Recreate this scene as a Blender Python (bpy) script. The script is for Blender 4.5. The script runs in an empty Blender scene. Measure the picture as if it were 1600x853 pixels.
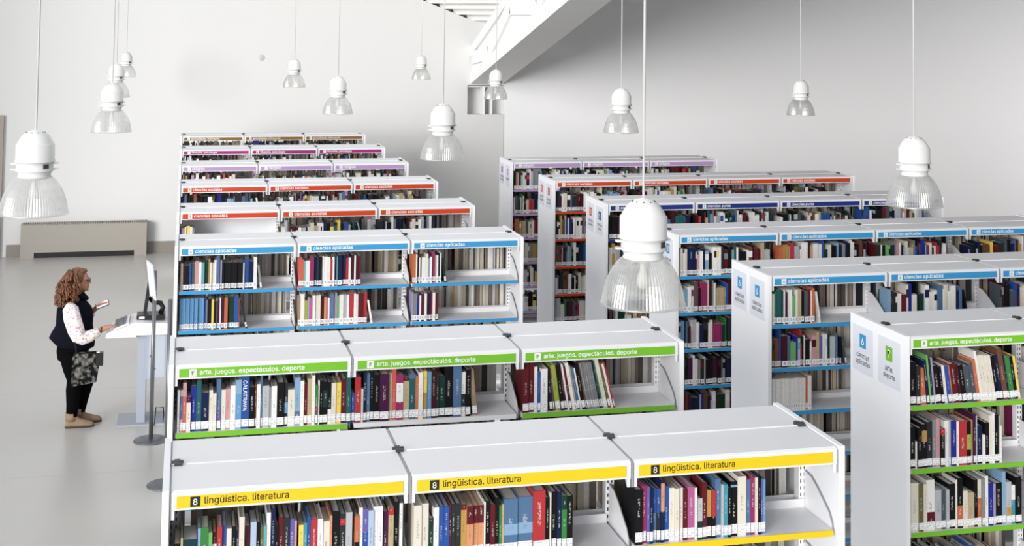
import bpy, bmesh, math, random
from mathutils import Vector, Matrix

random.seed(7)
scene = bpy.context.scene
COL = scene.collection
R = math.radians

# ------------------------------------------------------------------ camera
FPX, CXP, CYP = 2104.21, 800.0, -79.857
YAW, PITCH, ROLL = 0.23605, 0.054685, 0.012298
CAMZ = 4.2404
fw = Vector((math.sin(YAW), math.cos(YAW), 0)); rt = Vector((math.cos(YAW), -math.sin(YAW), 0)); up = Vector((0, 0, 1))
fw, up = fw*math.cos(PITCH)+up*math.sin(PITCH), up*math.cos(PITCH)-fw*math.sin(PITCH)
rt, up = rt*math.cos(ROLL)+up*math.sin(ROLL), up*math.cos(ROLL)-rt*math.sin(ROLL)
cam_data = bpy.data.cameras.new('camera')
cam_data.sensor_fit = 'HORIZONTAL'; cam_data.sensor_width = 36.0
cam_data.lens = FPX/1600.0*36.0
cam_data.shift_x = (800.0-CXP)/1600.0
cam_data.shift_y = -(426.5-CYP)/1600.0
cam_data.clip_end = 200
cam = bpy.data.objects.new('camera', cam_data); COL.objects.link(cam)
M = Matrix((rt, up, -fw)).transposed().to_4x4(); M.translation = Vector((0.0215, 0, CAMZ))
cam.matrix_world = M
scene.camera = cam

# ------------------------------------------------------------------ world, light, exposure
world = bpy.data.worlds.new('world'); scene.world = world; world.use_nodes = True
wn = world.node_tree; bgn = wn.nodes['Background']
bgn.inputs[0].default_value = (0.93, 0.96, 1.0, 1); bgn.inputs[1].default_value = 1.02
sun_data = bpy.data.lights.new('daylight_sun', 'SUN'); sun_data.energy = 3.0; sun_data.angle = R(25); sun_data.color = (1.0, 0.98, 0.95)
sun = bpy.data.objects.new('daylight_sun', sun_data); COL.objects.link(sun)
sd = Vector((0.64, 0.77, -0.13)).normalized()
sun.rotation_euler = (-sd).to_track_quat('Z', 'Y').to_euler(); sun.location = (-8, -6, 9)
vs = scene.view_settings
vs.view_transform = 'Standard'; vs.look = 'None'; vs.gamma = 1.0; vs.exposure = 0.12; vs.use_curve_mapping = False

# ------------------------------------------------------------------ helpers
def lin(h):
    h = h.lstrip('#')
    o = []
    for i in (0, 2, 4):
        c = int(h[i:i+2], 16)/255.0
        o.append(c/12.92 if c <= .04045 else ((c+.055)/1.055)**2.4)
    return tuple(o)+(1.0,)

MATS = {}
def mat(name, hexc, rough=.5, metal=0.0, vary=.03, scale=6.0, bump=0.0, spec=.5):
    if name in MATS: return MATS[name]
    m = bpy.data.materials.new(name); m.use_nodes = True; nt = m.node_tree
    b = nt.nodes['Principled BSDF']; c = lin(hexc)
    tc = nt.nodes.new('ShaderNodeTexCoord'); nz = nt.nodes.new('ShaderNodeTexNoise'); nz.inputs['Scale'].default_value = scale; nz.inputs['Detail'].default_value = 4
    nt.links.new(tc.outputs['Object'], nz.inputs['Vector'])
    mx = nt.nodes.new('ShaderNodeMix'); mx.data_type = 'RGBA'
    mx.inputs[6].default_value = tuple(min(1, v*(1-vary)) for v in c[:3])+(1,)
    mx.inputs[7].default_value = tuple(min(1, v*(1+vary)) for v in c[:3])+(1,)
    nt.links.new(nz.outputs['Fac'], mx.inputs[0]); nt.links.new(mx.outputs[2], b.inputs['Base Color'])
    b.inputs['Roughness'].default_value = rough; b.inputs['Metallic'].default_value = metal
    b.inputs['Specular IOR Level'].default_value = spec
    if bump:
        bp = nt.nodes.new('ShaderNodeBump'); bp.inputs['Strength'].default_value = bump; bp.inputs['Distance'].default_value = .01
        nt.links.new(nz.outputs['Fac'], bp.inputs['Height']); nt.links.new(bp.outputs['Normal'], b.inputs['Normal'])
    MATS[name] = m
    return m

def math_node(nt, op, a, b=None, c=None):
    n = nt.nodes.new('ShaderNodeMath'); n.operation = op
    for i, v in enumerate((a, b, c)):
        if v is None: continue
        if isinstance(v, (int, float)): n.inputs[i].default_value = v
        else: nt.links.new(v, n.inputs[i])
    return n.outputs[0]

class MB:
    def __init__(s): s.v = []; s.f = []; s.smooth = []
    def quad(s, pts, sm=False):
        n = len(s.v); s.v += [tuple(p) for p in pts]; s.f.append(tuple(range(n, n+len(pts)))); s.smooth.append(sm)
    def box(s, x0, x1, y0, y1, z0, z1):
        n = len(s.v)
        s.v += [(x0,y0,z0),(x1,y0,z0),(x1,y1,z0),(x0,y1,z0),(x0,y0,z1),(x1,y0,z1),(x1,y1,z1),(x0,y1,z1)]
        for q in ((0,3,2,1),(4,5,6,7),(0,1,5,4),(1,2,6,5),(2,3,7,6),(3,0,4,7)):
            s.f.append(tuple(n+i for i in q)); s.smooth.append(False)
        return s
    def prism_x(s, prof, x0, x1):          # prof = [(y,z)...] counter-clockwise seen from +x
        n = len(s.v); k = len(prof)
        s.v += [(x0,y,z) for y, z in prof]+[(x1,y,z) for y, z in prof]
        for i in range(k):
            j = (i+1) % k
            s.f.append((n+i, n+j, n+k+j, n+k+i)); s.smooth.append(False)
        s.f.append(tuple(n+i for i in reversed(range(k)))); s.f.append(tuple(n+k+i for i in range(k))); s.smooth += [False, False]
        return s
    def prism_y(s, prof, y0, y1):          # prof = [(x,z)...]
        n = len(s.v); k = len(prof)
        s.v += [(x,y0,z) for x, z in prof]+[(x,y1,z) for x, z in prof]
        for i in range(k):
            j = (i+1) % k
            s.f.append((n+i, n+k+i, n+k+j, n+j)); s.smooth.append(False)
        s.f.append(tuple(n+i for i in range(k))); s.f.append(tuple(n+k+i for i in reversed(range(k)))); s.smooth += [False, False]
        return s
    def lathe(s, prof, seg=40, c=(0,0,0), ribs=0, ribd=0.0, closed=False):   # prof = [(r,z)...]
        n = len(s.v); k = len(prof)
        for j in range(seg):
            a = 2*math.pi*j/seg
            d = (ribd if (j % 2) else -ribd) if ribs else 0
            for r_, z in prof:
                rr = max(0, r_+(d if r_ > .02 else 0))
                s.v.append((c[0]+rr*math.cos(a), c[1]+rr*math.sin(a), c[2]+z))
        for j in range(seg):
            j2 = (j+1) % seg
            for i in range(k-1):
                s.f.append((n+j*k+i, n+j2*k+i, n+j2*k+i+1, n+j*k+i+1)); s.smooth.append(ribs == 0)
            if closed: s.f.append((n+j*k+k-1, n+j2*k+k-1, n+j2*k, n+j*k)); s.smooth.append(True)
        return s
    def tube(s, pts, r, seg=8, caps=True):
        pts = [Vector(p) for p in pts]; rr = r if isinstance(r, (list, tuple)) else [r]*len(pts)
        n = len(s.v); ref = None
        for i, p in enumerate(pts):
            t = (pts[min(i+1, len(pts)-1)]-pts[max(i-1, 0)]).normalized()
            if ref is None: ref = Vector((0,0,1)) if abs(t.z) < .9 else Vector((1,0,0))
            u = t.cross(ref)
            if u.length < 1e-4: u = t.cross(Vector((0,1,0)))
            u.normalize(); w = t.cross(u).normalized(); ref = -w if False else ref
            for j in range(seg):
                a = 2*math.pi*j/seg; q = p+(u*math.cos(a)+w*math.sin(a))*rr[i]
                s.v.append(tuple(q))
        for i in range(len(pts)-1):
            for j in range(seg):
                j2 = (j+1) % seg
                s.f.append((n+i*seg+j, n+(i+1)*seg+j, n+(i+1)*seg+j2, n+i*seg+j2)); s.smooth.append(True)
        if caps:
            s.f.append(tuple(n+j for j in range(seg))); s.smooth.append(False)
            m_ = n+(len(pts)-1)*seg; s.f.append(tuple(m_+j for j in reversed(range(seg)))); s.smooth.append(False)
        return s
    def ellipsoid(s, c, r3, seg=16, rings=10, rot=None):
        n = len(s.v); c = Vector(c)
        P = []
        for i in range(1, rings):
            t = math.pi*i/rings
            for j in range(seg):
                a = 2*math.pi*j/seg
                P.append(Vector((r3[0]*math.sin(t)*math.cos(a), r3[1]*math.sin(t)*math.sin(a), r3[2]*math.cos(t))))
        P += [Vector((0,0,r3[2])), Vector((0,0,-r3[2]))]
        if rot is not None: P = [rot @ p for p in P]
        s.v += [tuple(c+p) for p in P]
        for i in range(rings-2):
            for j in range(seg):
                j2 = (j+1) % seg
                s.f.append((n+i*seg+j, n+(i+1)*seg+j, n+(i+1)*seg+j2, n+i*seg+j2)); s.smooth.append(True)
        T = n+(rings-1)*seg
        for j in range(seg):
            j2 = (j+1) % seg
            s.f.append((T, n+j, n+j2)); s.f.append((T+1, n+(rings-2)*seg+j2, n+(rings-2)*seg+j)); s.smooth += [True, True]
        return s
    def mesh(s, name, material=None):
        me = bpy.data.meshes.new(name); me.from_pydata(s.v, [], s.f)
        if any(s.smooth): me.polygons.foreach_set('use_smooth', s.smooth)
        if material: me.materials.append(material)
        me.update()
        return me
    def build(s, name, material, parent=None, loc=(0,0,0), rot=(0,0,0)):
        return put(name, s.mesh(name, material), parent, loc, rot)

def put(name, me, parent=None, loc=(0,0,0), rot=(0,0,0)):
    o = bpy.data.objects.new(name, me); COL.objects.link(o)
    o.location = loc; o.rotation_euler = rot
    if parent: o.parent = parent
    return o
def tag(o, label=None, cat=None, group=None, kind=None):
    if label: o['label'] = label
    if cat: o['category'] = cat
    if group: o['group'] = group
    if kind: o['kind'] = kind
    return o
def thing(name, loc, label, cat, group=None, rz=0):
    o = bpy.data.objects.new(name, None); COL.objects.link(o); o.location = loc; o.rotation_euler = (0,0,rz); o.empty_display_size = .1
    return tag(o, label, cat, group)
def struct(name, mb, material, parent=None):
    o = mb.build(name, material, parent)
    if parent is None: o['kind'] = 'structure'
    return o
CACHE = {}
def cached(key, fn, material):
    k = (key, material.name)
    if k not in CACHE: CACHE[k] = fn().mesh(key if isinstance(key, str) else key[0], material)
    return CACHE[k]
TXT = {}
def load_font():
    import os
    try:
        p = os.path.join(bpy.utils.system_resource('DATAFILES'), 'fonts', 'Inter.woff2')
        return bpy.data.fonts.load(p) if os.path.exists(p) else None
    except Exception:
        return None
FONT = load_font()
def text_mesh(s, width, material, height=None):
    """flat lettering in the xz plane facing -y, left edge at x=0, baseline z=0, scaled to the given width"""
    k = (s, round(width, 4), material.name, height)
    if k in TXT: return TXT[k]
    cu = bpy.data.curves.new('lettering', 'FONT'); cu.body = s; cu.size = 1.0; cu.offset = .008
    cu.resolution_u = 2
    if FONT: cu.font = FONT
    ob = bpy.data.objects.new('lettering_tmp', cu); COL.objects.link(ob)
    dg = bpy.context.evaluated_depsgraph_get(); dg.update()
    me = bpy.data.meshes.new_from_object(ob.evaluated_get(dg))
    bpy.data.objects.remove(ob)
    xs = [v.co.x for v in me.vertices]; sc = width/max(1e-6, (max(xs)-min(xs))); x0 = min(xs)
    if height: sc = height/max(v.co.y for v in me.vertices); x0 = (min(xs)+max(xs))/2-width/2/sc
    for v in me.vertices: v.co = ((v.co.x-x0)*sc, 0, v.co.y*sc)
    me.materials.clear(); me.materials.append(material); me.update()
    TXT[k] = me
    return me

# ------------------------------------------------------------------ materials
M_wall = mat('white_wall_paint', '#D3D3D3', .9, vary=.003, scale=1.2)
M_wall_lit = mat('wall_paint_lit', '#ECECEE', .9, vary=.003, scale=1.0)  # same wall paint, its colour lightened to make up for weak light
M_floor = mat('grey_linoleum', '#BAB8B4', .28, vary=.02, scale=2.5)
M_base = mat('grey_baseboard', '#87817B', .6)
M_white = mat('white_lacquer_steel', '#E3E3E6', .42, vary=.008, scale=2)
M_panel = mat('white_end_panel', '#EEEFF2', .5, vary=.008, scale=2)
M_greysteel = mat('grey_steel', '#9A9CA0', .4, .2)
M_dark = mat('dark_plastic', '#3A3B3D', .5)
M_black = mat('black_plastic', '#161618', .4)
M_paper = mat('book_paper', '#D9D4CA', .9, vary=.06, scale=40)
M_label = None
M_deskgrey = mat('blue_grey_metal', '#A3A9B5', .45, .1)
M_polegrey = mat('pole_grey_metal', '#6E7074', .35, .6)
M_heater = mat('heater_enamel', '#9C978F', .5)
M_sign = mat('sign_card', '#DADCE4', .6, vary=.01)
M_signtext = mat('sign_text', '#303238', .6)
M_lampwhite = mat('lamp_white_enamel', '#DADAD9', .3, vary=.005)
M_ceil = mat('white_deck', '#E6E5E0', .6)
M_beam = mat('beam_white_paint', '#F0F0EF', .55, vary=.015, scale=1.5)

def make_slot_mat():
    m = bpy.data.materials.new('slotted_post'); m.use_nodes = True; nt = m.node_tree; b = nt.nodes['Principled BSDF']
    tc = nt.nodes.new('ShaderNodeTexCoord'); sp = nt.nodes.new('ShaderNodeSeparateXYZ'); nt.links.new(tc.outputs['Object'], sp.inputs[0])
    fz = math_node(nt, 'FRACT', math_node(nt, 'DIVIDE', sp.outputs['Z'], .032))
    a = math_node(nt, 'GREATER_THAN', fz, .5)
    ax = math_node(nt, 'ABSOLUTE', sp.outputs['X'])
    s1 = math_node(nt, 'MULTIPLY', math_node(nt, 'GREATER_THAN', ax, .006), math_node(nt, 'LESS_THAN', ax, .0125))
    k = math_node(nt, 'MULTIPLY', a, s1)
    mx = nt.nodes.new('ShaderNodeMix'); mx.data_type = 'RGBA'; nt.links.new(k, mx.inputs[0])
    mx.inputs[6].default_value = lin('#EDEDEF'); mx.inputs[7].default_value = lin('#3B3B40')
    nt.links.new(mx.outputs[2], b.inputs['Base Color']); b.inputs['Roughness'].default_value = .45
    return m
M_post = make_slot_mat()

def make_label_mat():          # white spine sticker with a few grey printed marks
    m = bpy.data.materials.new('call_number_sticker'); m.use_nodes = True; nt = m.node_tree; b = nt.nodes['Principled BSDF']
    tc = nt.nodes.new('ShaderNodeTexCoord'); mp = nt.nodes.new('ShaderNodeMapping'); mp.inputs['Scale'].default_value = (260, 1, 120)
    nt.links.new(tc.outputs['Object'], mp.inputs['Vector'])
    nz = nt.nodes.new('ShaderNodeTexNoise'); nz.inputs['Scale'].default_value = 1.0; nz.inputs['Detail'].default_value = 0
    nt.links.new(mp.outputs[0], nz.inputs['Vector'])
    k = math_node(nt, 'GREATER_THAN', nz.outputs['Fac'], .58)
    mx = nt.nodes.new('ShaderNodeMix'); mx.data_type = 'RGBA'; nt.links.new(k, mx.inputs[0])
    mx.inputs[6].default_value = lin('#EFEFF0'); mx.inputs[7].default_value = lin('#BDBDC4')
    nt.links.new(mx.outputs[2], b.inputs['Base Color']); b.inputs['Roughness'].default_value = .5
    return m
M_label = make_label_mat()

def make_cover_mat():          # cloth / card cover, its colour from the object, an illegible printed title down the spine
    m = bpy.data.materials.new('book_cover'); m.use_nodes = True; nt = m.node_tree; b = nt.nodes['Principled BSDF']
    oi = nt.nodes.new('ShaderNodeObjectInfo'); tc = nt.nodes.new('ShaderNodeTexCoord')
    sp = nt.nodes.new('ShaderNodeSeparateXYZ'); nt.links.new(tc.outputs['Generated'], sp.inputs[0])
    so = nt.nodes.new('ShaderNodeSeparateXYZ'); nt.links.new(tc.outputs['Object'], so.inputs[0])
    cx = nt.nodes.new('ShaderNodeCombineXYZ')
    nt.links.new(math_node(nt, 'MULTIPLY', so.outputs['X'], 120), cx.inputs[0])
    nt.links.new(math_node(nt, 'MULTIPLY', so.outputs['Z'], 190), cx.inputs[2])
    nt.links.new(math_node(nt, 'MULTIPLY', oi.outputs['Random'], 97), cx.inputs[1])
    nz = nt.nodes.new('ShaderNodeTexNoise'); nz.inputs['Scale'].default_value = 1; nz.inputs['Detail'].default_value = 1
    nt.links.new(cx.outputs[0], nz.inputs['Vector'])
    ink = math_node(nt, 'GREATER_THAN', nz.outputs['Fac'], .52)
    band = math_node(nt, 'LESS_THAN', math_node(nt, 'ABSOLUTE', math_node(nt, 'SUBTRACT', sp.outputs['X'], .5)), .14)
    lo = math_node(nt, 'ADD', .34, math_node(nt, 'MULTIPLY', oi.outputs['Random'], .14))
    hi = math_node(nt, 'ADD', lo, math_node(nt, 'ADD', .22, math_node(nt, 'MULTIPLY', oi.outputs['Random'], .2)))
    zz = math_node(nt, 'MULTIPLY', math_node(nt, 'GREATER_THAN', sp.outputs['Z'], lo), math_node(nt, 'LESS_THAN', sp.outputs['Z'], hi))
    fr = math_node(nt, 'LESS_THAN', sp.outputs['Y'], .03)
    k = math_node(nt, 'MULTIPLY', math_node(nt, 'MULTIPLY', ink, band), math_node(nt, 'MULTIPLY', zz, fr))
    bw = nt.nodes.new('ShaderNodeRGBToBW'); nt.links.new(oi.outputs['Color'], bw.inputs[0])
    dk = math_node(nt, 'LESS_THAN', bw.outputs[0], .28)
    tcx = nt.nodes.new('ShaderNodeMix'); tcx.data_type = 'RGBA'; nt.links.new(dk, tcx.inputs[0])
    tcx.inputs[6].default_value = (.10, .09, .09, 1); tcx.inputs[7].default_value = (.68, .66, .6, 1)
    mx = nt.nodes.new('ShaderNodeMix'); mx.data_type = 'RGBA'
    nt.links.new(math_node(nt, 'MULTIPLY', k, .5), mx.inputs[0]); nt.links.new(oi.outputs['Color'], mx.inputs[6]); nt.links.new(tcx.outputs[2], mx.inputs[7])
    nt.links.new(mx.outputs[2], b.inputs['Base Color']); b.inputs['Roughness'].default_value = .42; b.inputs['Specular IOR Level'].default_value = .2
    return m
M_cover = make_cover_mat()

def make_stuff_mat():
    m = bpy.data.materials.new('shelved_books'); m.use_nodes = True; nt = m.node_tree; b = nt.nodes['Principled BSDF']
    at = nt.nodes.new('ShaderNodeAttribute'); at.attribute_name = 'Col'
    tc = nt.nodes.new('ShaderNodeTexCoord'); nz = nt.nodes.new('ShaderNodeTexNoise'); nz.inputs['Scale'].default_value = 60
    nt.links.new(tc.outputs['Object'], nz.inputs['Vector'])
    hs = nt.nodes.new('ShaderNodeHueSaturation'); nt.links.new(at.outputs['Color'], hs.inputs['Color'])
    nt.links.new(math_node(nt, 'ADD', math_node(nt, 'MULTIPLY', nz.outputs['Fac'], .3), .85), hs.inputs['Value'])
    nt.links.new(hs.outputs['Color'], b.inputs['Base Color']); b.inputs['Roughness'].default_value = .5; b.inputs['Specular IOR Level'].default_value = .2
    return m
M_stuff = make_stuff_mat()

def make_shade_mat():          # ribbed clear acrylic: see-through, silvery gloss, a little milky
    m = bpy.data.materials.new('ribbed_acrylic'); m.use_nodes = True; nt = m.node_tree
    nt.nodes.remove(nt.nodes['Principled BSDF']); out = nt.nodes['Material Output']
    tr = nt.nodes.new('ShaderNodeBsdfTransparent'); tr.inputs[0].default_value = (.93, .93, .92, 1)
    gl = nt.nodes.new('ShaderNodeBsdfGlossy'); gl.inputs[0].default_value = (.97, .97, .96, 1); gl.inputs['Roughness'].default_value = .3
    df = nt.nodes.new('ShaderNodeBsdfTranslucent'); df.inputs[0].default_value = (.97, .97, .95, 1)
    tc = nt.nodes.new('ShaderNodeTexCoord'); nz = nt.nodes.new('ShaderNodeTexNoise'); nz.inputs['Scale'].default_value = 9; nz.inputs['Detail'].default_value = 2
    nt.links.new(tc.outputs['Object'], nz.inputs['Vector'])
    m1 = nt.nodes.new('ShaderNodeMixShader'); nt.links.new(math_node(nt, 'ADD', .42, math_node(nt, 'MULTIPLY', nz.outputs['Fac'], .25)), m1.inputs[0]); nt.links.new(gl.outputs[0], m1.inputs[1]); nt.links.new(df.outputs[0], m1.inputs[2])
    m2 = nt.nodes.new('ShaderNodeMixShader'); nt.links.new(math_node(nt, 'ADD', .28, math_node(nt, 'MULTIPLY', nz.outputs['Fac'], .42)), m2.inputs[0])
    nt.links.new(tr.outputs[0], m2.inputs[1]); nt.links.new(m1.outputs[0], m2.inputs[2]); nt.links.new(m2.outputs[0], out.inputs[0])
    return m
M_shade = make_shade_mat()

SIGN = {'yellow': '#E2C013', 'green': '#72B529', 'blue': '#3590C4', 'navy': '#172C75', 'orange': '#C23E18', 'lilac': '#AD8DBB', 'magenta': '#96226F', 'brown': '#7E5A22'}
MS = {k: mat('sign_'+k, v, .5, vary=.01) for k, v in SIGN.items()}
MS_NUM = {k: mat('number_'+k, {'green': '#A9B59A'}.get(k, v), .5, vary=.01) for k, v in SIGN.items()}
M_ink = mat('black_ink', '#1A1610', .6)
M_whiteprint = mat('white_print', '#F2F4EE', .6, vary=.005)
M_signwhite = mat('sign_square_white', '#E6E9E2', .6, vary=.01)

# ------------------------------------------------------------------ setting
YW = 25.45
fl = struct('floor', MB().box(-9, 18.2, -3, 26.2, -.12, -.02), mat('floor_screed', '#6E6C68', .8))
for y0, y1 in ((-3, 13.337), (13.343, 16.297), (16.303, 26.2)):
    MB().box(-9, 18.2, y0, y1, -.02, 0).build('floor_sheet', M_floor, fl)

# back wall with the pocket that carries the roof beam
NX0, NX1, NZ0, NZ1 = 5.30, 6.02, 2.47, 3.03
CZ = lambda X: 4.236+(5.463-X)*.388
wb = MB()
wb.prism_y([(-9, 0), (NX0, 0), (NX0, CZ(NX0)), (-9, CZ(-9))], YW, YW+.4)
wb.box(NX0, NX1, YW, YW+.4, 0, NZ0); wb.box(NX0, NX1, YW+.28, YW+.4, NZ0, NZ1)
wb.prism_y([(NX0, NZ1), (NX1, NZ1), (NX1, CZ(NX1)+.4), (NX0, CZ(NX0))], YW, YW+.4)
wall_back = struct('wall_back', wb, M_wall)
struct('wall_back_right', MB().box(NX1, 18.2, YW+.012, YW+.4, 0, 11), M_wall_lit)
struct('shade_wall_front', MB().box(2.5, 18.2, -3.3, -3, 0, 14), M_wall_lit)  # unseen wall added to keep front light off the right bookcases
struct('shade_wall_left', MB().box(-9.3, -9.0, 18.5, YW, 0, 10), M_wall)  # unseen part wall added to dim the left of the back wall
struct('wall_right', MB().box(18.0, 18.3, -3, YW+.05, 0, 11), M_wall_lit)
struct('baseboard_back', MB().box(-2.98, 6.0, YW-.018, YW, 0, .21), M_base)
MB().box(-1.886, -1.436, YW-.006, YW, 2.52, 2.85).build('access_panel', M_wall, wall_back)
MB().lathe([(0, .004), (.055, .004), (.06, 0)], 20).build('wall_fitting', mat('fitting_grey', '#B9B9BB', .6), wall_back, (1.393, YW, 3.535), (R(90), 0, 0))
w2 = bpy.data.objects['wall_back_right']
MB().box(16.1, 16.65, YW+.006, YW+.012, 1.31, 1.81).build('access_panel', M_wall_lit, w2)
# steel seat in the pocket
st = MB(); st.box(NX0+.01, NX1-.01, YW+.03, YW+.26, NZ1-.035, NZ1-.02); st.box(NX0+.30, NX0+.345, YW+.02, YW+.27, NZ0, NZ1-.035); st.box(NX0+.47, NX0+.50, YW+.05, YW+.27, NZ0, NZ1-.035)
st.build('beam_seat', M_beam, wall_back)
# deck ceiling to the left of the beam: trapezoid ribs along y
RSL = .30; RDX = .388/RSL                     # the roof rises to the left and towards the viewer; ribs follow its level lines
deck_z = lambda X, Y: CZ(X)+RSL*(YW-Y)
cb = MB(); prof = []; x = 5.40; pitch = .27
while x > -14:
    prof += [(x, CZ(x)+.015), (x-.10, CZ(x)+.015), (x-.12, CZ(x)+.12), (x-pitch+.02, CZ(x)+.12)]
    x -= pitch
SKY0, SKY1 = 3.4, 11.2                          # unseen roof gap added between these rib distances to brighten the back
def rib_pt(p, tt): return (p[0]+tt, YW+.1-tt*RDX, p[1])
up_ = lambda p: (p[0], p[1], p[2]+.03)
for a, b_ in zip(prof[:-1], prof[1:]):
    for t0, t1 in ((0, SKY0), (SKY1, 40)):
        ta, tb = min(6.3-a[0], t1), min(6.3-b_[0], t1)
        if ta <= t0+.05 or tb <= t0+.05: continue
        A, B, C_, D = rib_pt(a, t0), rib_pt(b_, t0), rib_pt(b_, tb), rib_pt(a, ta)
        cb.quad([A, D, C_, B]); cb.quad([up_(A), up_(B), up_(C_), up_(D)])
struct('ceiling', cb, M_ceil)
cl = MB(); cl.prism_y([(5.45, CZ(5.45)), (5.45, CZ(5.45)+.3), (-9, CZ(-9)+.3), (-9, CZ(-9))], YW+.1, YW+.14)
struct('rib_shade_1', cl, M_dark)  # dark filler standing in for the deep shade behind the rib ends
# sloping roof to the right of the beam
rr_ = MB(); rz = lambda X, Y: 3.85+.23*(YW-Y)+.42*(X-5.7)
rr_.quad([(5.9, YW+.05, rz(5.9, YW)), (18, YW+.05, rz(18, YW)), (18, -3, rz(18, -3)), (5.9, -3, rz(5.9, -3))])
rr_.quad([(5.9, YW+.05, rz(5.9, YW)+.15), (5.9, -3, rz(5.9, -3)+.15), (18, -3, rz(18, -3)+.15), (18, YW+.05, rz(18, YW)+.15)])
struct('ceiling_right', rr_, M_ceil)
# door at the far left of the back wall
d1 = struct('door_1', MB().box(-4.1, -3.2, YW-.03, YW, 0, 2.42), mat('door_leaf', '#8E8478', .5))
MB().box(-3.2, -3.08, YW-.06, YW, 0, 2.49).box(-4.22, -4.1, YW-.06, YW, 0, 2.49).box(-4.1, -3.2, YW-.06, YW, 2.42, 2.49).build('door_frame', mat('door_frame', '#9A9088', .5), d1)
MB().tube([(-3.32, YW-.03, 1.02), (-3.32, YW-.08, 1.02), (-3.45, YW-.08, 1.02)], .011).build('door_handle', M_polegrey, d1)

# roof beam: deep girder rising towards the viewer, zig-zag web proud of its core
bm_root = thing('roof_beam', (5.353, YW, 3.055), 'white sloping roof girder with zigzag web, resting on the back wall', 'beam')
bw_ = .632; T = 17.0
zb = lambda t: .223*t
zt = lambda t: .725+.335*t
def slab(x0, x1, t0, t1, f0, f1):      # prism between heights f0(t), f1(t)
    m_ = MB(); P = [(-t0, f0(t0)), (-t1, f0(t1)), (-t1, f1(t1)), (-t0, f1(t0))]
    P = [(y, z) for y, z in P]
    return m_.prism_x(list(reversed(P)), x0, x1)
slab(.055, bw_, -.2, T, lambda t: zb(t)+.04, lambda t: zt(t)-.02).build('core', M_beam, bm_root)
slab(0, bw_, -.02, T, zb, lambda t: zb(t)+.04).build('bottom_plate', M_beam, bm_root)
slab(0, .055, -.02, T, lambda t: zb(t)+.04, lambda t: zb(t)+.22+.01*t).build('bottom_chord', M_beam, bm_root)
slab(0, .055, -.02, T, lambda t: zt(t)-.18-.01*t, zt).build('top_chord', M_beam, bm_root)
t = .05; step = 1.45; low = False
while t < T-2:
    t2 = t+step
    a = (-t, zb(t)+.26+.02*t) if low else (-t, zt(t)-.24-.02*t)
    b_ = (-t2, zt(t2)-.24-.02*t2) if low else (-t2, zb(t2)+.26+.02*t2)
    dv = Vector((b_[0]-a[0], b_[1]-a[1])).normalized(); nv = Vector((-dv.y, dv.x))*(.12+.01*t)
    P = [(a[0]+nv.x, a[1]+nv.y), (a[0]-nv.x, a[1]-nv.y), (b_[0]-nv.x, b_[1]-nv.y), (b_[0]+nv.x, b_[1]+nv.y)]
    MB().prism_x(P, .003, .054).build('web_diagonal', M_beam, bm_root)
    t = t2; step *= 1.12; low = not low

# convector heater
hx0, hx1 = -2.72, -.58
ht = thing('convector_heater', ((hx0+hx1)/2, YW-.02, 0), 'low beige-grey convector heater with slotted top against the back wall', 'heater')
hw = (hx1-hx0)/2
MB().prism_y([(-hw, 0), (-hw+.23, 0), (-hw+.23, .095), (hw-.21, .095), (hw-.21, 0), (hw, 0), (hw, .59), (-hw, .59)], -.20, -.18).build('front_panel', M_heater, ht)
MB().box(-hw, -hw+.015, -.18, 0, 0, .59).box(hw-.015, hw, -.18, 0, 0, .59).box(-hw, hw, -.03, 0, 0.1, .59).build('casing', M_heater, ht)
MB().box(-hw+.02, hw-.02, -.178, -.03, .006, .56).build('convector_core', M_black, ht)
for i in range(56):
    xx = -hw+.02+i*(2*hw-.04)/56
    put('grille_bar', cached('grille_bar', lambda: MB().box(0, .022, -.20, -.01, .575, .602), M_heater), ht, (xx, 0, 0))

# ------------------------------------------------------------------ bookcases
W = 1.0; TOP = 2.3; DEP = .352
LEVELS = [TOP-.380-.333*k for k in range(6)]+[.10]
LEVELS7 = [TOP-.435-.39*k for k in range(5)]+[.10]
CANOPY = [(-.012, 0), (-.338, 0), (-.352, -.008), (-.352, -.078), (-.345, -.078), (-.345, -.02), (-.012, -.02)]
SHELFP = [(-.030, .040), (-.036, .040), (-.036, 0), (-.338, 0), (-.338, -.026), (-.030, -.026)]
BRK = [(-.03, .172), (-.10, .165), (-.16, .138), (-.285, .062), (-.318, .02), (-.318, -.03), (-.03, -.03)]
def mirror(p): return [(-y, z) for y, z in reversed(p)]
def canopy_f(): return MB().prism_x(CANOPY, .008, W-.008)
def canopy_b(): return MB().prism_x(mirror(CANOPY), .008, W-.008)
def shelf_f(): return MB().prism_x(SHELFP, .018, W-.018)
def shelf_b(): return MB().prism_x(mirror(SHELFP), .018, W-.018)
def bracket(): return MB().prism_x(BRK, -.0018, .0018)
def bracket_edge():                       # the folded grey lip along the bracket's front edge
    m_ = MB()
    for a, b_ in zip(BRK[:5], BRK[1:6]):
        m_.prism_x([(a[0]-.003, a[1]+.003), (b_[0]-.003, b_[1]+.003), (b_[0]+.002, b_[1]-.002), (a[0]+.002, a[1]-.002)], -.0017, .0017)
    return m_
def strip_shelf(): return MB().box(.020, W-.020, -.343, -.338, -.027, .001)
def strip_fascia(): return MB().box(.030, W-.030, -.3555, -.352, -.069, -.021)
def strip_fascia_b(): return MB().box(.030, W-.030, .352, .3555, -.069, -.021)
def rail(): return MB().box(.004, W-.004, -.012, .012, -.03, .004)
def post(): return MB().box(-.02, .02, -.025, .025, 0, TOP-.02)
def cap(): return MB().box(-.013, .013, -.03, .03, -.01, .012).box(-.026, .026, -.008, .008, .0, .014).box(-.008, .022, -.03, -.018, .0, .012)
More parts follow.
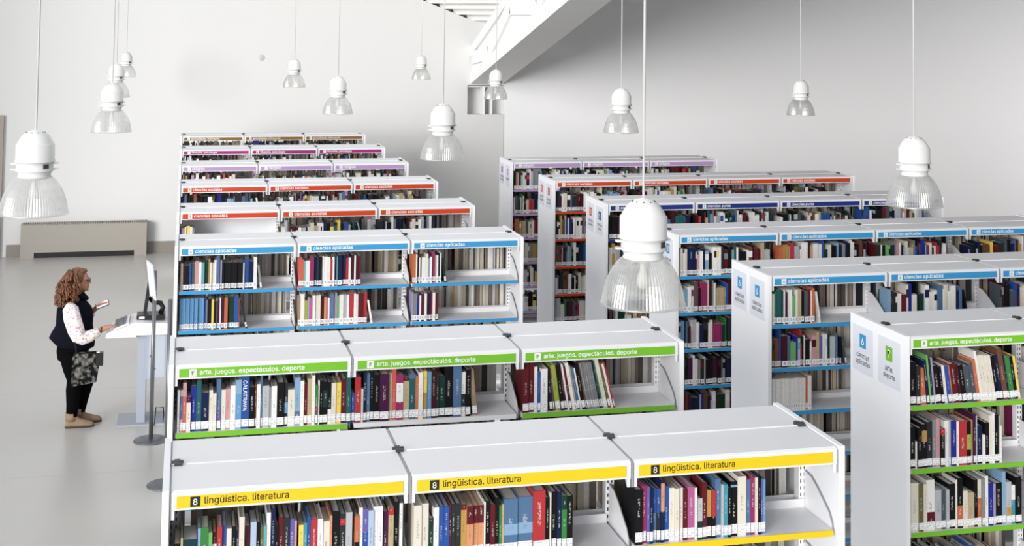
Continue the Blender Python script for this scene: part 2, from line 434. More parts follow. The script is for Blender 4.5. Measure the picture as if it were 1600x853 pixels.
def joint(): return MB().prism_x([(-.012, -.004), (-.34, -.004), (-.354, -.014), (-.354, -.115), (-.340, -.115), (-.32, -.08), (-.012, -.05)], -.0055, .0055).prism_x(mirror([(-.012, -.004), (-.34, -.004), (-.354, -.014), (-.354, -.115), (-.340, -.115), (-.32, -.08), (-.012, -.05)]), -.0055, .0055)
def tab(): return MB().prism_x([(-.351, -.078), (-.351, -.115), (-.345, -.115), (-.31, -.078)], 0, .014)
def endpanel(): return MB().box(-.028, 0, -.362, .362, 0, TOP+.006)

def bookcase(x0, y, bays, key, number, words, txtw, label, levels=LEVELS, darktext=False, no_strip=(), signs=None):
    root = thing('double_sided_bookcase', (x0, y, 0), label, 'bookcase', 'white double-sided library bookcases')
    ms = MS[key]; m_txt = M_ink if darktext else M_whiteprint
    put('end_panel', cached('end_panel', endpanel, M_panel), root, (0, 0, 0))
    ep = root.children[0]
    put('end_panel', cached('end_panel', endpanel, M_panel), root, (bays*W+.028, 0, 0))
    if signs:
        for k, (num, l1, l2, skey) in enumerate(signs):
            yc = .185-.345*k
            put('sign_card', cached('sign_card', lambda: MB().box(-.031, -.028, -.14, .14, -.15, .15), M_sign), ep, (0, yc, TOP-.205))
            put('sign_square', cached('sign_square', lambda: MB().box(-.0325, -.031, -.042, .042, -.045, .045), MS[skey]), ep, (0, yc, TOP-.150))
            rot = (0, 0, R(-90))
            put('sign_number', text_mesh(num, .034, M_whiteprint, .050), ep, (-.0332, yc+.017, TOP-.175), rot)
            for ln, s in enumerate((l1, l2)):
                if not s: continue
                wd = .021*len(s)
                put('sign_lettering', text_mesh(s, wd, M_signtext), ep, (-.0315, yc+wd/2, TOP-.262-.042*ln), rot)
    for i in range(bays+1):
        xo = i*W+(.022 if i == 0 else (-.022 if i == bays else 0))
        put('upright_post', cached('upright_post', post, M_post), root, (xo, 0, 0))
        put('post_cap', cached('post_cap', cap, M_dark), root, (i*W+(.030 if i == 0 else (-.03 if i == bays else 0)), 0, TOP))
        put('canopy_bracket', cached('canopy_bracket', joint, M_greysteel), root, (i*W+(.003 if i == 0 else (-.003 if i == bays else 0)), 0, TOP))
    for i in range(bays):
        bx = i*W
        c = put('canopy_panel', cached('canopy_f', canopy_f, M_white), root, (bx, 0, TOP))
        put('fascia_strip', cached('fascia_strip', strip_fascia, ms), c)
        put('bracket_tab', cached('bracket_tab', tab, M_white), c, (.008, 0, 0)); put('bracket_tab', cached('bracket_tab', tab, M_white), c, (W-.024, 0, 0))
        sq = .040
        put('number_square', cached('number_square', lambda: MB().box(0, sq, -.3568, -.3555, 0, .041), M_ink if darktext else M_signwhite), c, (.085, 0, -.0655))
        put('number', text_mesh(number, .018, M_signwhite if darktext else MS_NUM[key], .025), c, (.096, -.3575, -.0575))
        put('lettering', text_mesh(words, txtw, m_txt), c, (.142, -.3562, -.0555))
        cbk = put('canopy_panel', cached('canopy_b', canopy_b, M_white), root, (bx, 0, TOP))
        put('fascia_strip', cached('fascia_strip_back', strip_fascia_b, ms), cbk)
        put('centre_rail', cached('centre_rail', rail, M_white), root, (bx, 0, TOP))
        for li, z in enumerate(levels):
            s = put('shelf', cached('shelf_f', shelf_f, M_white), root, (bx, 0, z))
            if (i, li) not in no_strip: put('edge_strip', cached('edge_strip', strip_shelf, ms), s)
            put('shelf', cached('shelf_b', shelf_b, M_white), root, (bx, 0, z))
            if li < len(levels)-1:
                for xo in ((.014, W-.004) if i == 0 else ((W-.014,) if i == bays-1 else (W-.004,))):
                    k = put('shelf_bracket', cached('shelf_bracket', bracket, M_white), root, (bx+xo, 0, z))
                    put('bracket_edge', cached('bracket_edge', bracket_edge, M_greysteel), k)
    return root

XR = 4.482
ROWS = {}
def row(name, x0, y, bays, *a, **k):
    ROWS[name] = dict(x0=x0, y=y, bays=bays, levels=k.get('levels', LEVELS)); return bookcase(x0, y, bays, *a, **k)
row('yel', 0, 6.161, 3, 'yellow', '8', 'lingüística. literatura', .345, 'white bookcase with yellow linguistics and literature signs, nearest the camera', darktext=True)
row('gre', 0, 8.234, 3, 'green', '7', 'arte. juegos. espectáculos. deporte', .585, 'white bookcase with green arts and sports signs behind the yellow-signed one', no_strip=((1, 0),))
row('blu', 0, 12.271, 3, 'blue', '6', 'ciencias aplicadas', .345, 'white bookcase with light blue signs beside the woman at the terminal')
row('or1', 0, 14.383, 3, 'orange', '3', 'ciencias sociales', .33, 'nearer of two orange-signed bookcases in the left block, first bay almost empty')
row('or2', 0, 16.526, 3, 'orange', '3', 'ciencias sociales', .33, 'farther of two orange-signed bookcases in the left block, before the lilac one')
row('lil', 0, 18.76, 3, 'lilac', '2', 'religión', .16, 'lilac-signed bookcase in the left block, in front of the magenta one')
row('mag', 0, 20.991, 3, 'magenta', '1', 'filosofía. psicología', .37, 'magenta-signed bookcase, second from the back wall in the left block')
row('bro', 0, 23.356, 3, 'brown', '0', 'generalidades. información', .46, 'brown-signed bookcase, the last one before the back wall')
ca = ('6', 'ciencias', 'aplicadas', 'blue'); cs = ('3', 'ciencias', 'sociales', 'orange'); cp = ('5', 'ciencias', 'puras', 'navy')
row('g7', XR, 8.104, 4, 'green', '7', 'arte. juegos. espectáculos. deporte', .585, 'green-signed bookcase cut by the right picture edge, with two end signs', levels=LEVELS7, signs=(ca, ('7', 'arte.', 'deporte', 'green')))
row('b2', XR, 10.158, 4, 'blue', '6', 'ciencias aplicadas', .345, 'nearer blue-signed bookcase in the right block, behind the green-signed one', signs=(ca, ca))
row('b1', XR, 12.189, 4, 'blue', '6', 'ciencias aplicadas', .345, 'farther blue-signed bookcase in the right block, in front of the navy-signed one', signs=(cp, ca))
row('nav', XR, 14.33, 4, 'navy', '5', 'ciencias puras', .27, 'navy-signed bookcase in the right block, partly behind the biggest lamp', signs=(cs, cp))
row('ora', XR, 16.458, 4, 'orange', '3', 'ciencias sociales', .33, 'orange-signed bookcase in the right block behind the navy-signed one', signs=(cs, cs))
row('lir', XR, 18.669, 3, 'lilac', '2', 'religión', .16, 'lilac-signed bookcase in the right block, farthest back under the roof beam', signs=(('1', 'filosofía', 'psicología', 'magenta'), ('2', 'religión', '', 'lilac')))

# ------------------------------------------------------------------ books
PAL = {'black': '#17161A', 'char': '#2E3338', 'white': '#E9E7E4', 'cream': '#DDD5C5', 'grey': '#8F9196', 'lgrey': '#BFC3C8', 'slate': '#4F5B66',
 'teal': '#12666B', 'dteal': '#0E3F48', 'aqua': '#5FB7B9', 'cyan': '#2C9DB5', 'lblue': '#86B4DA', 'pblue': '#B7CBEA', 'sky': '#5FA3D8', 'blue': '#1F57B0', 'rblue': '#1D2FA0', 'steel': '#4F7AA6', 'navy': '#16244F',
 'green': '#2E8B3A', 'lgreen': '#6CBF5E', 'dgreen': '#103F34', 'olive': '#6E6A35', 'lime': '#A9B81E', 'red': '#C81E26', 'salmon': '#DE5A4C', 'dred': '#6B1420', 'maroon': '#4A1522', 'pink': '#D79AA0', 'magenta': '#A81F66', 'rose': '#C2589B',
 'purple': '#4F1747', 'violet': '#6A62B5', 'lilac': '#A99BC6', 'orange': '#D9692A', 'lorange': '#E9985E', 'yellow': '#F2CE1B', 'gold': '#C99A35', 'tan': '#C9B184', 'brown': '#7A4A2A', 'kraft': '#A98C68'}
WORD = {'char': 'charcoal', 'lgrey': 'light grey', 'dteal': 'dark teal', 'lblue': 'light blue', 'pblue': 'pale blue', 'sky': 'sky blue', 'rblue': 'royal blue', 'steel': 'steel blue', 'navy': 'navy blue', 'lgreen': 'light green', 'dgreen': 'dark green', 'dred': 'dark red', 'lorange': 'pale orange', 'kraft': 'brown kraft', 'slate': 'slate grey', 'lime': 'lime green', 'rose': 'rose pink'}
def mute(c):
    g_ = .3*c[0]+.59*c[1]+.11*c[2]
    return tuple((v*.82+g_*.18)*(.80 if g_ < .6 else .93) for v in c[:3])+(1.0,)
LINP = {k: mute(lin(v)) for k, v in PAL.items()}
WEI = dict(white=24, cream=13, black=17, char=8, grey=4, lgrey=8, slate=5, teal=2, dteal=3, lblue=3, steel=4, blue=3, navy=8, rblue=1, green=1.2, dgreen=4, lgreen=.5, red=3, dred=6, maroon=5, salmon=.7, pink=1.5, purple=2, violet=1, orange=1.3, yellow=.8, gold=1.3, tan=3, brown=3, olive=1, aqua=.7, magenta=1, sky=1)
WK = list(WEI); WV = [WEI[k] for k in WK]
STV, STF, STC = [], [], []
def rot_pts(P, x0, z0, a):
    c, s = math.cos(a), math.sin(a)
    return [(x0+(p[0]-x0)*c+(p[2]-z0)*s, p[1], z0-(p[0]-x0)*s+(p[2]-z0)*c) for p in P]
def face(P, c):
    n_ = len(STV); STV.extend(P); STF.append(tuple(range(n_, n_+len(P)))); STC.extend([c]*len(P))
PAPER = lin('#CFC8BC'); STICK = lin('#E8E8EA'); MARK = lin('#A9A9B0')
def stuff_book(x, y, z, w, h, d, col, lean=0, band=None, sticker=True):
    q_ = random.uniform(.84, 1.04); col = (col[0]*q_, col[1]*q_, col[2]*q_, 1.0)
    x1 = x+w; y1 = y+d; z1 = z+h; piv = (x, z) if lean < 0 else (x1, z)
    Rp = (lambda P: rot_pts(P, piv[0], piv[1], lean)) if lean else (lambda P: P)
    face(Rp([(x,y,z),(x1,y,z),(x1,y,z1),(x,y,z1)]), col)
    face(Rp([(x1,y,z),(x1,y1,z),(x1,y1,z1),(x1,y,z1)]), col)
    face(Rp([(x,y1,z),(x,y,z),(x,y,z1),(x,y1,z1)]), col)
    face(Rp([(x,y,z1),(x1,y,z1),(x1,y+.004,z1),(x,y+.004,z1)]), col)
    face(Rp([(x,y+.004,z1-.003),(x1,y+.004,z1-.003),(x1,y1,z1-.003),(x,y1,z1-.003)]), PAPER)
    face(Rp([(x1,y1,z),(x,y1,z),(x,y1,z1),(x1,y1,z1)]), PAPER)
    if band: face(Rp([(x,y-.0005,z+h*.62),(x1,y-.0005,z+h*.62),(x1,y-.0005,z+h*.86),(x,y-.0005,z+h*.86)]), band)
    if sticker:
        face(Rp([(x+.001,y-.001,z+.012),(x1-.001,y-.001,z+.012),(x1-.001,y-.001,z+.052),(x+.001,y-.001,z+.052)]), STICK)
        face(Rp([(x+w*.3,y-.0015,z+.022),(x+w*.7,y-.0015,z+.022),(x+w*.7,y-.0015,z+.044),(x+w*.3,y-.0015,z+.044)]), MARK)
def far_books(r, bay, z, hmax=.29):
    """books of the far side, seen from behind: fore-edges"""
    x = r['x0']+bay*W+.03; end = r['x0']+(bay+1)*W-.035
    x += random.choice((0, 0, .1, .2)) if random.random() < .2 else 0
    while x < end-.012:
        w = random.uniform(.010, .036)
        if x+w > end: break
        h = random.uniform(.21, hmax)
        c = random.choice(('#C9C3B8', '#B3AB9E', '#8F8478', '#DAD6CE', '#A79A88', '#6F675F', '#BDBBBA', '#4A4744', '#C9B99C', '#D2CFCB'))
        y0 = r['y']+.055+random.uniform(0, .03)
        c = lin(c); e = LINP[random.choices(WK, WV)[0]]
        n0 = y0; x1 = x+w; z1 = z+h
        face([(x,n0,z),(x1,n0,z),(x1,n0,z1),(x,n0,z1)], c)
        face([(x,n0,z1),(x1,n0,z1),(x1,n0+.2,z1),(x,n0+.2,z1)], c)
        face([(x,n0+.2,z),(x,n0,z),(x,n0,z1),(x,n0+.2,z1)], e)
        face([(x1,n0,z),(x1,n0+.2,z),(x1,n0+.2,z1),(x1,n0,z1)], e)
        face([(x1,n0+.2,z),(x,n0+.2,z),(x,n0+.2,z1),(x1,n0+.2,z1)], e)
        x += w+(random.uniform(.01, .03) if random.random() < .06 else .0006)
def fill_random(r, bay, z, frac=None, seq=None, hmax=.285, hmin=.19):
    x = r['x0']+bay*W+.024; end = r['x0']+(bay+1)*W-.04
    frac = random.uniform(.55, .95) if frac is None else frac
    stop = x+(end-x)*frac; i = 0; run = 0; lean = 0
    base = random.uniform(hmin+.02, hmax-.03)
    while x < stop:
        if seq:
            if i >= len(seq): break
            cname, w, h = seq[i]
        else:
            if run <= 0:
                cname = random.choices(WK, WV)[0]; run = 1 if random.random() < .86 else random.randint(2, 5)
                w = random.choice((.012, .015, .018, .022)) if run > 1 else random.choice((.012, .016, .018, .022, .026, .03, .036, .045)); h = min(hmax, max(hmin, random.gauss(base, .028)))
            run -= 1
        if x+w > end: break
        d = random.uniform(.14, .21)
        y0 = r['y']-.322+random.uniform(0, .02)
        band = LINP[random.choices(WK, WV)[0]] if (random.random() < .16 and not seq) else None
        stuff_book(x, y0, z, w, h, d, LINP[cname], band=band)
        x += w+.0008; i += 1
    if x < end-.1 and random.random() < .5:        # one book leaning at the end of the run
        w = random.uniform(.012, .02); h = random.uniform(.2, .25); a = -random.uniform(.10, .22)
        stuff_book(x+h*math.sin(-a)+.002, r['y']-.32, z, w, h, .16, LINP[random.choices(WK, WV)[0]], lean=a)

# --- single books that show largest
def seq(s):
    out = []
    for tok in s.split():
        p = tok.split(':'); n_ = 1
        if '*' in p[0]: c, n_ = p[0].split('*'); n_ = int(n_)
        else: c = p[0]
        out += [(c, float(p[1])/1000, float(p[2])/1000, float(p[3]) if len(p) > 3 and p[3] else 0.0, p[4] if len(p) > 4 else None)]*n_
    return out
ORD = lambda n_: '%d%s' % (n_, 'th' if 10 <= n_ % 100 <= 20 else {1: 'st', 2: 'nd', 3: 'rd'}.get(n_ % 10, 'th'))
def single_book(x, y, z, w, h, d, cname, lean, top, label, group):
    o = MB()
    t_ = min(.0028, w*.16)
    o.box(0, w, 0, .004, 0, h); o.box(0, t_, .004, d, 0, h); o.box(w-t_, w, .004, d, 0, h)
    b = o.build('book', M_cover, None, (x, y, z)); b.color = LINP[cname]
    tag(b, label, 'book', group)
    MB().box(t_, w-t_, .0042, d-.005, .003, h-.004).build('page_block', M_paper, b)
    MB().box(.0008, w-.0008, -.0012, -.0002, .012, .054).build('call_number_label', M_label, b)
    if top:
        cband, fr0, fr1 = top
        q = MB().box(0, w, -.0008, .0, h*fr0, h*fr1).build('cover_band', M_cover, b); q.color = LINP[cband]
    if lean: b.rotation_euler = (0, R(lean), 0)
    return b
def place_singles(rname, bay, li, s, where, group, title=None, xstart=.024, hs=1.0, ws=1.0):
    r = ROWS[rname]; z = r['levels'][li]; x = r['x0']+bay*W+xstart
    prev = 0.0
    for i, (c, w, h, lean, ex) in enumerate(s):
        w *= ws; h *= hs
        d = random.uniform(.15, .205); y = r['y']-.326+random.uniform(0, .014); top = None
        if ex and ex.startswith('b='): q = ex[2:].split(','); top = (q[0], float(q[1]), float(q[2]))
        if ex == 'out': y -= .012
        size = ('thick ' if w > .038 else ('thin ' if w < .013 else ''))+('tall ' if h > .272 else ('short ' if h < .196 else ''))
        lab = '%s%s book, %s from left %s' % (size, WORD.get(c, c), ORD(i+1), where)
        if c == 'gap': x += w; continue
        a = R(lean); wx = w*math.cos(a)
        if lean < 0:                                  # top tilts to the left; the lower right corner stays on the shelf
            zz = z+w*math.sin(-a)*0
            if lean < prev: x += h*math.sin(-(a-R(prev)))*.55
            b = single_book(x, y, z+.0005, w, h, d, c, lean, top, lab, group)
            x += w/math.cos(a)+.0012
        else:
            b = single_book(x, y, z, w, h, d, c, 0, top, lab, group); x += w+.0008
        prev = lean
        if title and i == title[0]:
            put('spine_title', text_mesh(title[1], title[2], title[3]), b, (w*.5-title[2]*.075, -.0006, h*.93), (0, R(90), 0))
G1 = 'books under the yellow signs'
place_singles('yel', 0, 0, seq('black:26:175 tan:9:200 dteal:58:188 lblue:11:235 green:31:238 lgreen:15:215 maroon:17:212:0:b=white,.5,.75 red:21:238 blue:17:238 cream:20:225 black:17:235:0:b=cream,.05,.35 navy:11:215 cream:22:275 maroon:24:230 pblue:24:245 black:15:245 olive:11:225 aqua:13:228 white:16:285 navy:19:300 black:12:225 dred:21:260 char:24:255 violet:19:245 pink:9:240 gap:8:0 yellow:20:215 cyan:14:225 blue:14:250 red:28:238 white:22:240 cream:28:225 lorange:9:250 black:32:265 char:24:252:0:b=red,.8,.92 lgrey:27:258 black:8:275 orange:20:240:0:b=black,.05,.5 white:14:275 blue:22:270:0:b=violet,.6,1 pblue:22:262 white:19:275 white:19:278 purple:24:248 tan:22:265:0:b=red,.88,1 black:24:290 white:14:282'), 'in left bay under yellow sign', G1, hs=.90)
place_singles('yel', 1, 0, seq('cream:34:268 cream:30:272 dgreen:19:205:0:b=char,.85,1 white:23:252 blue:21:256 blue:23:254 dred:8:262 char:19:262 char:23:262 gold:23:256:0:b=dred,.9,1 lorange:28:248:0:b=dred,.66,1 lorange:24:246:0:b=dred,.66,1 lorange:24:246:0:b=dred,.66,1 white:6:262 black:20:264 dred:20:248 black:17:278 green:11:240 tan:10:245 steel:61:268:0:b=lblue,.36,.55 steel:69:270:0:b=lblue,.36,.55 red:54:298 black:19:262 cream:6:285 black:27:284 navy:20:284 green:22:265:0:b=dgreen,.75,1 black:27:262'), 'in middle bay under yellow sign', G1, hs=.90)
place_singles('yel', 2, 0, seq('black:34:268 magenta:20:282 violet:12:280 navy:15:268 steel:18:265:0:b=blue,.55,1 char:18:265:0:b=blue,.55,1 navy:17:305:0:b=lorange,.5,.95 blue:22:272 cream:25:262 cream:20:260 cream:20:258 dred:22:248 rose:32:260 white:10:255 dgreen:22:205:0:b=lgrey,.45,1 dred:22:280 black:22:238:0:b=gold,.45,1 black:20:238:0:b=red,.45,1 steel:27:290 lgrey:10:262 cyan:18:262 black:17:245 black:32:270:0:b=lblue,.9,.94 cream:40:295 steel:22:275 magenta:20:288 cream:15:282 black:12:290 violet:12:275 sky:11:270'), 'in right bay under yellow sign', G1, hs=.90)
G2 = 'books under the green signs of the left block'
M_title = M_whiteprint
place_singles('gre', 0, 0, seq('white:12:235 lgrey:16:232:0:b=steel,.3,.85 salmon:20:275:0:b=pink,.72,1 cream:23:195:0:b=purple,.84,1 rblue:28:250 teal:28:278 navy:42:212 cream:20:225 cream:19:208 steel:24:285:0:b=violet,.1,.4 cream:26:222 pink:24:228 white:28:245 lblue:33:275:0:b=sky,.1,.72 blue:42:290 black:30:230 brown:10:240 white:21:245 steel:11:290 lgrey:36:232 grey:12:225 white:30:232 black:40:250 char:21:245:0:b=sky,.3,.55 cream:38:205 lblue:30:270:0:b=steel,.05,.3 white:21:252 dred:19:232 tan:24:262 white:17:280 green:17:222:0:b=magenta,.3,.45 white:8:248 black:19:248 black:26:240:0:b=dgreen,.4,.8 black:20:235:0:b=white,.0,.35 cream:26:230 yellow:29:230 dred:28:250 teal:26:280 blue:24:165'), 'in left bay under green sign', G2, title=(14, 'CALATRAVA', .17, M_title))
place_singles('gre', 1, 0, seq('red:32:258 cream:14:190 navy:16:275 steel:21:275 black:21:280 black:35:265 purple:51:268 tan:19:270 salmon:24:292 magenta:40:258:0:b=white,.4,.82 tan:35:240:0:b=dred,.92,1 steel:35:260:0:b=teal,.1,.9 orange:17:245 white:24:270:0:out gold:24:275:0:b=yellow,.55,1 sky:27:268 maroon:27:280 char:17:260 dgreen:35:238 black:48:300 steel:48:303 white:26:255:0:b=char,.2,.5 black:28:270 kraft:30:268:-6'), 'in middle bay under green sign', G2)
place_singles('gre', 2, 0, seq('dred:36:290 dred:34:290 white:19:265 blue:17:235 white:40:255:0:out grey:8:250 navy:18:252:-5 brown:9:250:-6 lime:30:270:-8 black:20:275:-9 maroon:14:275:-10 white:10:278:-10 dred:14:265:-10 white:20:285:-11 tan:8:270:-11 steel:17:255:-11 white:9:250:-11 black:22:285:-11 brown:6:290:-11 grey*6:12:282:-12 navy:8:285:-12 green:12:282:-13 cream:24:300:-13 olive:14:275:-14 white:12:270:-14 red:8:282:-15'), 'in right bay under green sign', G2)
G3 = 'books under the green signs of the right block'
place_singles('g7', 0, 0, seq('black:32:270 char:20:245 orange:26:225:-5 navy:14:275:-6 lgreen:8:310:-6 char:12:285:-6 lilac:9:290:-6 black:28:235:-7 black:14:230:-7 white:16:235:-7 blue:18:232:-8 orange:6:240:-8 dred:28:245:-8 maroon:16:240:-8 black:22:235:-8 slate:28:225:-9 slate:20:245:-9 orange:18:265:-9 white:12:320:-9 cream*4:16:290:-9 black:24:280:-9 navy:16:285:-9 brown:24:330:-9 navy:9:280:-9 green:24:270:-9 black:18:270:-9 yellow:12:275:-9'), 'on top shelf of rightmost green bookcase', G3, ws=1.36)
place_singles('g7', 0, 1, seq('black:30:255 white:9:165 black:22:250 black:30:270:0:b=gold,.6,.85 char:30:280 grey:20:295 pink:20:300 black:24:235:0:b=red,.85,1 white:24:280 lgrey:10:285 rblue:28:280 white:14:275 red:44:278 black:22:270:0:b=lime,.35,.7 gold:14:275 purple:14:310 lgrey:9:300 navy:26:240 white:14:180 black:22:255 cream:18:300 white:10:315 black:24:300 lgrey:9:290 white:8:230'), 'on second shelf of rightmost green bookcase', G3, ws=1.27)
place_singles('g7', 0, 2, seq('cream:40:300 olive:22:290 cream:18:290 white:40:310:0:b=dred,.04,.36 lgrey:30:245 slate:24:240 lgrey:14:245 black:32:275 white:8:300 black:26:310:0:b=orange,.1,.45 cream:22:230 tan:34:215 black:18:290 cream:18:290:0:b=orange,.1,.6 grey:14:300 white:18:310 rblue:24:265 lilac:12:260 black:34:260 lblue:18:330 lgrey:24:265:0:b=gold,.2,.4 cyan:22:240:0:b=white,.62,1 black:30:290'), 'on third shelf of rightmost green bookcase', G3, ws=1.42)

# --- all the other books, one continuous mass of spines
def S3(s): return [(c, w, h) for c, w, h, _, _ in seq(s)]
blu = ROWS['blu']
BL = {(0, 0): 'cream:20:230 dred:10:215 black:38:215 blue:20:225 slate:26:225 pink:18:245 pink:16:250 white:20:240 aqua:24:235 dgreen:32:255 gold:14:265 white:12:235 cream:20:230 white:18:255 steel:26:295 lilac:20:250 black*10:17:228 white:10:225 blue:36:260 navy:40:232 white:28:270',
 (0, 1): 'sky*12:16:265 blue:18:262 grey:12:250 black:32:258 yellow:18:255 black:18:240 lilac:12:255 maroon:16:250 white:12:265 purple:26:255 orange:28:262 dgreen:16:270 dgreen:36:275 blue:34:272 orange:10:250',
 (1, 0): 'salmon:28:258 orange:16:235 aqua:14:225 white:34:225 magenta:36:250 navy:22:255 dteal:16:250 black:28:255 white:18:258 white:30:255 white:24:250 red:14:230 white:20:250 navy:18:255 aqua:8:255 navy:36:265 navy:36:262 red:22:235 white:20:238 maroon:26:260 white:14:258 purple:16:250 dred:26:255',
 (1, 1): 'kraft:20:235 white:34:275 lime:28:215 lilac:14:240 rose:26:230 white:24:258 cream:22:255 cream:20:260 maroon:30:255 lorange:18:240 salmon:14:235 white:14:232 steel:38:262 salmon:8:250 lilac:18:270 lgreen:20:245 white:34:255 lgrey:28:255 white:20:252 red:40:258 white:18:260 white:18:255 dred:26:262 dred:22:262 red:26:262',
 (2, 0): 'orange:28:260 cream:14:255 black:14:225 white:14:222 char:10:225 white:36:225 cream:20:255 lblue:16:215 white:16:228 magenta:30:260 tan:12:240 white:14:238 navy:16:255 white:10:262',
 (2, 1): 'lilac:14:255 grey:34:240 rblue:18:235 white:14:225 dred:26:240 white:24:240 purple:16:250 navy:18:248 red:16:235 white:22:245 dred:26:240'}
for (b_, l), s in BL.items(): fill_random(blu, b_, blu['levels'][l], 1.0, S3(s))
for b_ in range(3): fill_random(blu, b_, blu['levels'][2])
for rn, lv in (('or1', 2), ('or2', 1), ('lil', 1), ('mag', 1), ('bro', 1)):
    r = ROWS[rn]
    for b_ in range(3):
        for l in range(lv):
            if rn == 'or1' and b_ == 0 and l == 0: fill_random(r, b_, r['levels'][0], 1.0, S3('pink:30:215 cream:16:225 yellow:34:235 white:24:225 grey:18:215')); continue
            fill_random(r, b_, r['levels'][l])
for rn in ('yel', 'gre'):
    for b_ in range(3): fill_random(ROWS[rn], b_, ROWS[rn]['levels'][1])
for rn in ('b2', 'b1', 'nav', 'ora', 'lir'):
    r = ROWS[rn]
    for b_ in range(r['bays']):
        for l in range(6 if b_ == 0 else 2):
            if rn == 'b2' and b_ == 0 and l == 0: fill_random(r, 0, r['levels'][0], 1.0, S3('white:20:235:0 green:16:250 teal:40:262 dgreen:14:258 white:16:262 purple:18:245 white:20:262 white:22:260 lgreen:26:215 white:22:258 tan:26:262 black:26:245 slate:24:245 dred:26:255 white:10:250 orange:24:265')); continue
            if rn == 'b2' and b_ == 0 and l == 2: fill_random(r, 0, r['levels'][2], 1.0, S3('white*18:15:245 orange:16:252 white:30:262')); continue
            if rn == 'b2' and b_ == 0 and l >= 3: continue
            fill_random(r, b_, r['levels'][l], .97 if (b_ == 0 and rn != 'b2') else None)
for b_ in (1, 2):
    for l in (0, 1, 2): fill_random(ROWS['g7'], b_, ROWS['g7']['levels'][l], hmax=.32)
fill_random(ROWS['g7'], 0, ROWS['g7']['levels'][3], hmax=.32)
for rn, r in ROWS.items():
    left = r['x0'] == 0
    for b_ in range(r['bays']):
        for l in range({'yel': 2, 'gre': 2, 'blu': 3, 'or1': 2}.get(rn, 1) if left else (5 if b_ == 0 else 2)):
            if rn == 'or1' and b_ == 0 and l == 0: continue
            far_books(r, b_, r['levels'][l]+.002)
me = bpy.data.meshes.new('shelved_books'); me.from_pydata(STV, [], STF)
ca_ = me.color_attributes.new('Col', 'FLOAT_COLOR', 'CORNER')
ca_.data.foreach_set('color', [v for c in STC for v in c]); me.materials.append(M_stuff); me.update()
tag(put('shelved_books', me), 'rows of mixed library books filling the farther bookcases and lower shelves', 'books', kind='stuff')
# the closed white back of the nearly empty bay in the nearer orange-signed case
r = ROWS['or1']
MB().box(.02, W-.02, .028, .034, LEVELS[0]-.02, TOP-.03).build('back_sheet', M_white, [o for o in bpy.data.objects if o.name.startswith('double_sided_bookcase') and abs(o.location.y-r['y']) < .01 and o.location.x == 0][0])

# ------------------------------------------------------------------ pendant lamps
LD = .336
LAMPS = [(1.813, 5.149, 3.127, 'largest hanging bell lamp, in front of the right block bookcases'),
 (-0.700, 7.165, 3.254, 'big hanging bell lamp at the left picture edge above the heater'),
 (4.317, 7.398, 3.165, 'hanging bell lamp at far right, over the navy-signed bookcase end'),
 (1.938, 10.153, 3.195, 'hanging bell lamp right of the lilac-signed bookcase, mid-size against the wall'),
 (-0.585, 12.140, 3.259, 'nearest of three overlapping bell lamps at upper left'),
 (4.079, 12.323, 3.206, 'hanging bell lamp left of the biggest lamp cord, over the right block'),
 (1.686, 15.153, 3.198, 'hanging bell lamp above the brown and magenta bookcases'),
 (7.171, 14.892, 3.180, 'small bell lamp against the shaded right-hand wall'),
 (1.612, 20.482, 3.235, 'small bell lamp left of the one over the brown bookcase'),
 (4.311, 18.712, 3.153, 'small bell lamp in front of the beam pocket'),
 (4.035, 23.367, 3.229, 'smallest bell lamp between the beam and the left lamps'),
 (-0.815, 17.597, 3.248, 'middle of three overlapping bell lamps at upper left'),
 (-0.952, 23.783, 3.244, 'farthest and highest of three overlapping bell lamps at upper left')]
k_ = LD/.45
DOME = [(0.004, .565), (.045, .557), (.085, .530), (.108, .495), (.117, .478), (.121, .470), (.126, .468), (.126, .365), (.131, .360), (.131, .352), (.119, .350), (.119, .302), (.124, .298), (.124, .291), (.112, .288), (.103, .262), (.109, .256), (.109, .248), (.10, .246), (.10, .30)]
SH = [(.103, .252), (.120, .243), (.145, .218), (.172, .178), (.195, .128), (.211, .075), (.219, .035), (.222, .012)]
dome_me = MB().lathe([(a*k_, b*k_) for a, b in DOME], 40).mesh('lamp_housing', M_lampwhite)
shade_me = MB().lathe([(a*k_, b*k_) for a, b in SH], 144, ribs=1, ribd=.0016).mesh('lamp_shade', M_shade)
rim_me = MB().lathe([(.220*k_, .014*k_), (.229*k_, .012*k_), (.229*k_, .004*k_), (.221*k_, 0), (.217*k_, .006*k_)], 72, closed=True).mesh('shade_rim', M_shade)
refl_me = MB().lathe([(.098*k_, .25*k_), (.085*k_, .235*k_), (.03*k_, .232*k_), (.0, .232*k_)], 32).mesh('reflector', M_white)
bulb_me = MB().lathe([(.0, .08*k_), (.022*k_, .088*k_), (.034*k_, .115*k_), (.030*k_, .150*k_), (.018*k_, .185*k_), (.017*k_, .235*k_)], 20).mesh('bulb', mat('frosted_bulb', '#E8E8E4', .3))
tabm = MB()
for sx in (-1, 1):
    for zz in (.335, .296):
        tabm.box(min(sx*.118, sx*.152)*k_, max(sx*.118, sx*.152)*k_, -.018*k_, .018*k_, zz*k_, (zz+.010)*k_)
tab_me = tabm.mesh('clamp_lug', M_lampwhite)
hol = MB()
for i in range(10):
    a = 2*math.pi*i/10; hol.ellipsoid((.062*k_*math.cos(a), .062*k_*math.sin(a), .5475*k_), (.005*k_, .005*k_, .003*k_), 8, 4)
hole_me = hol.mesh('vent_hole', M_dark)
lab_me = MB().prism_x([(0, 0), (.0, .030*k_), (.001, .030*k_), (.001, 0)], -.022*k_, .022*k_).mesh('rating_label', M_dark)
purl = 0
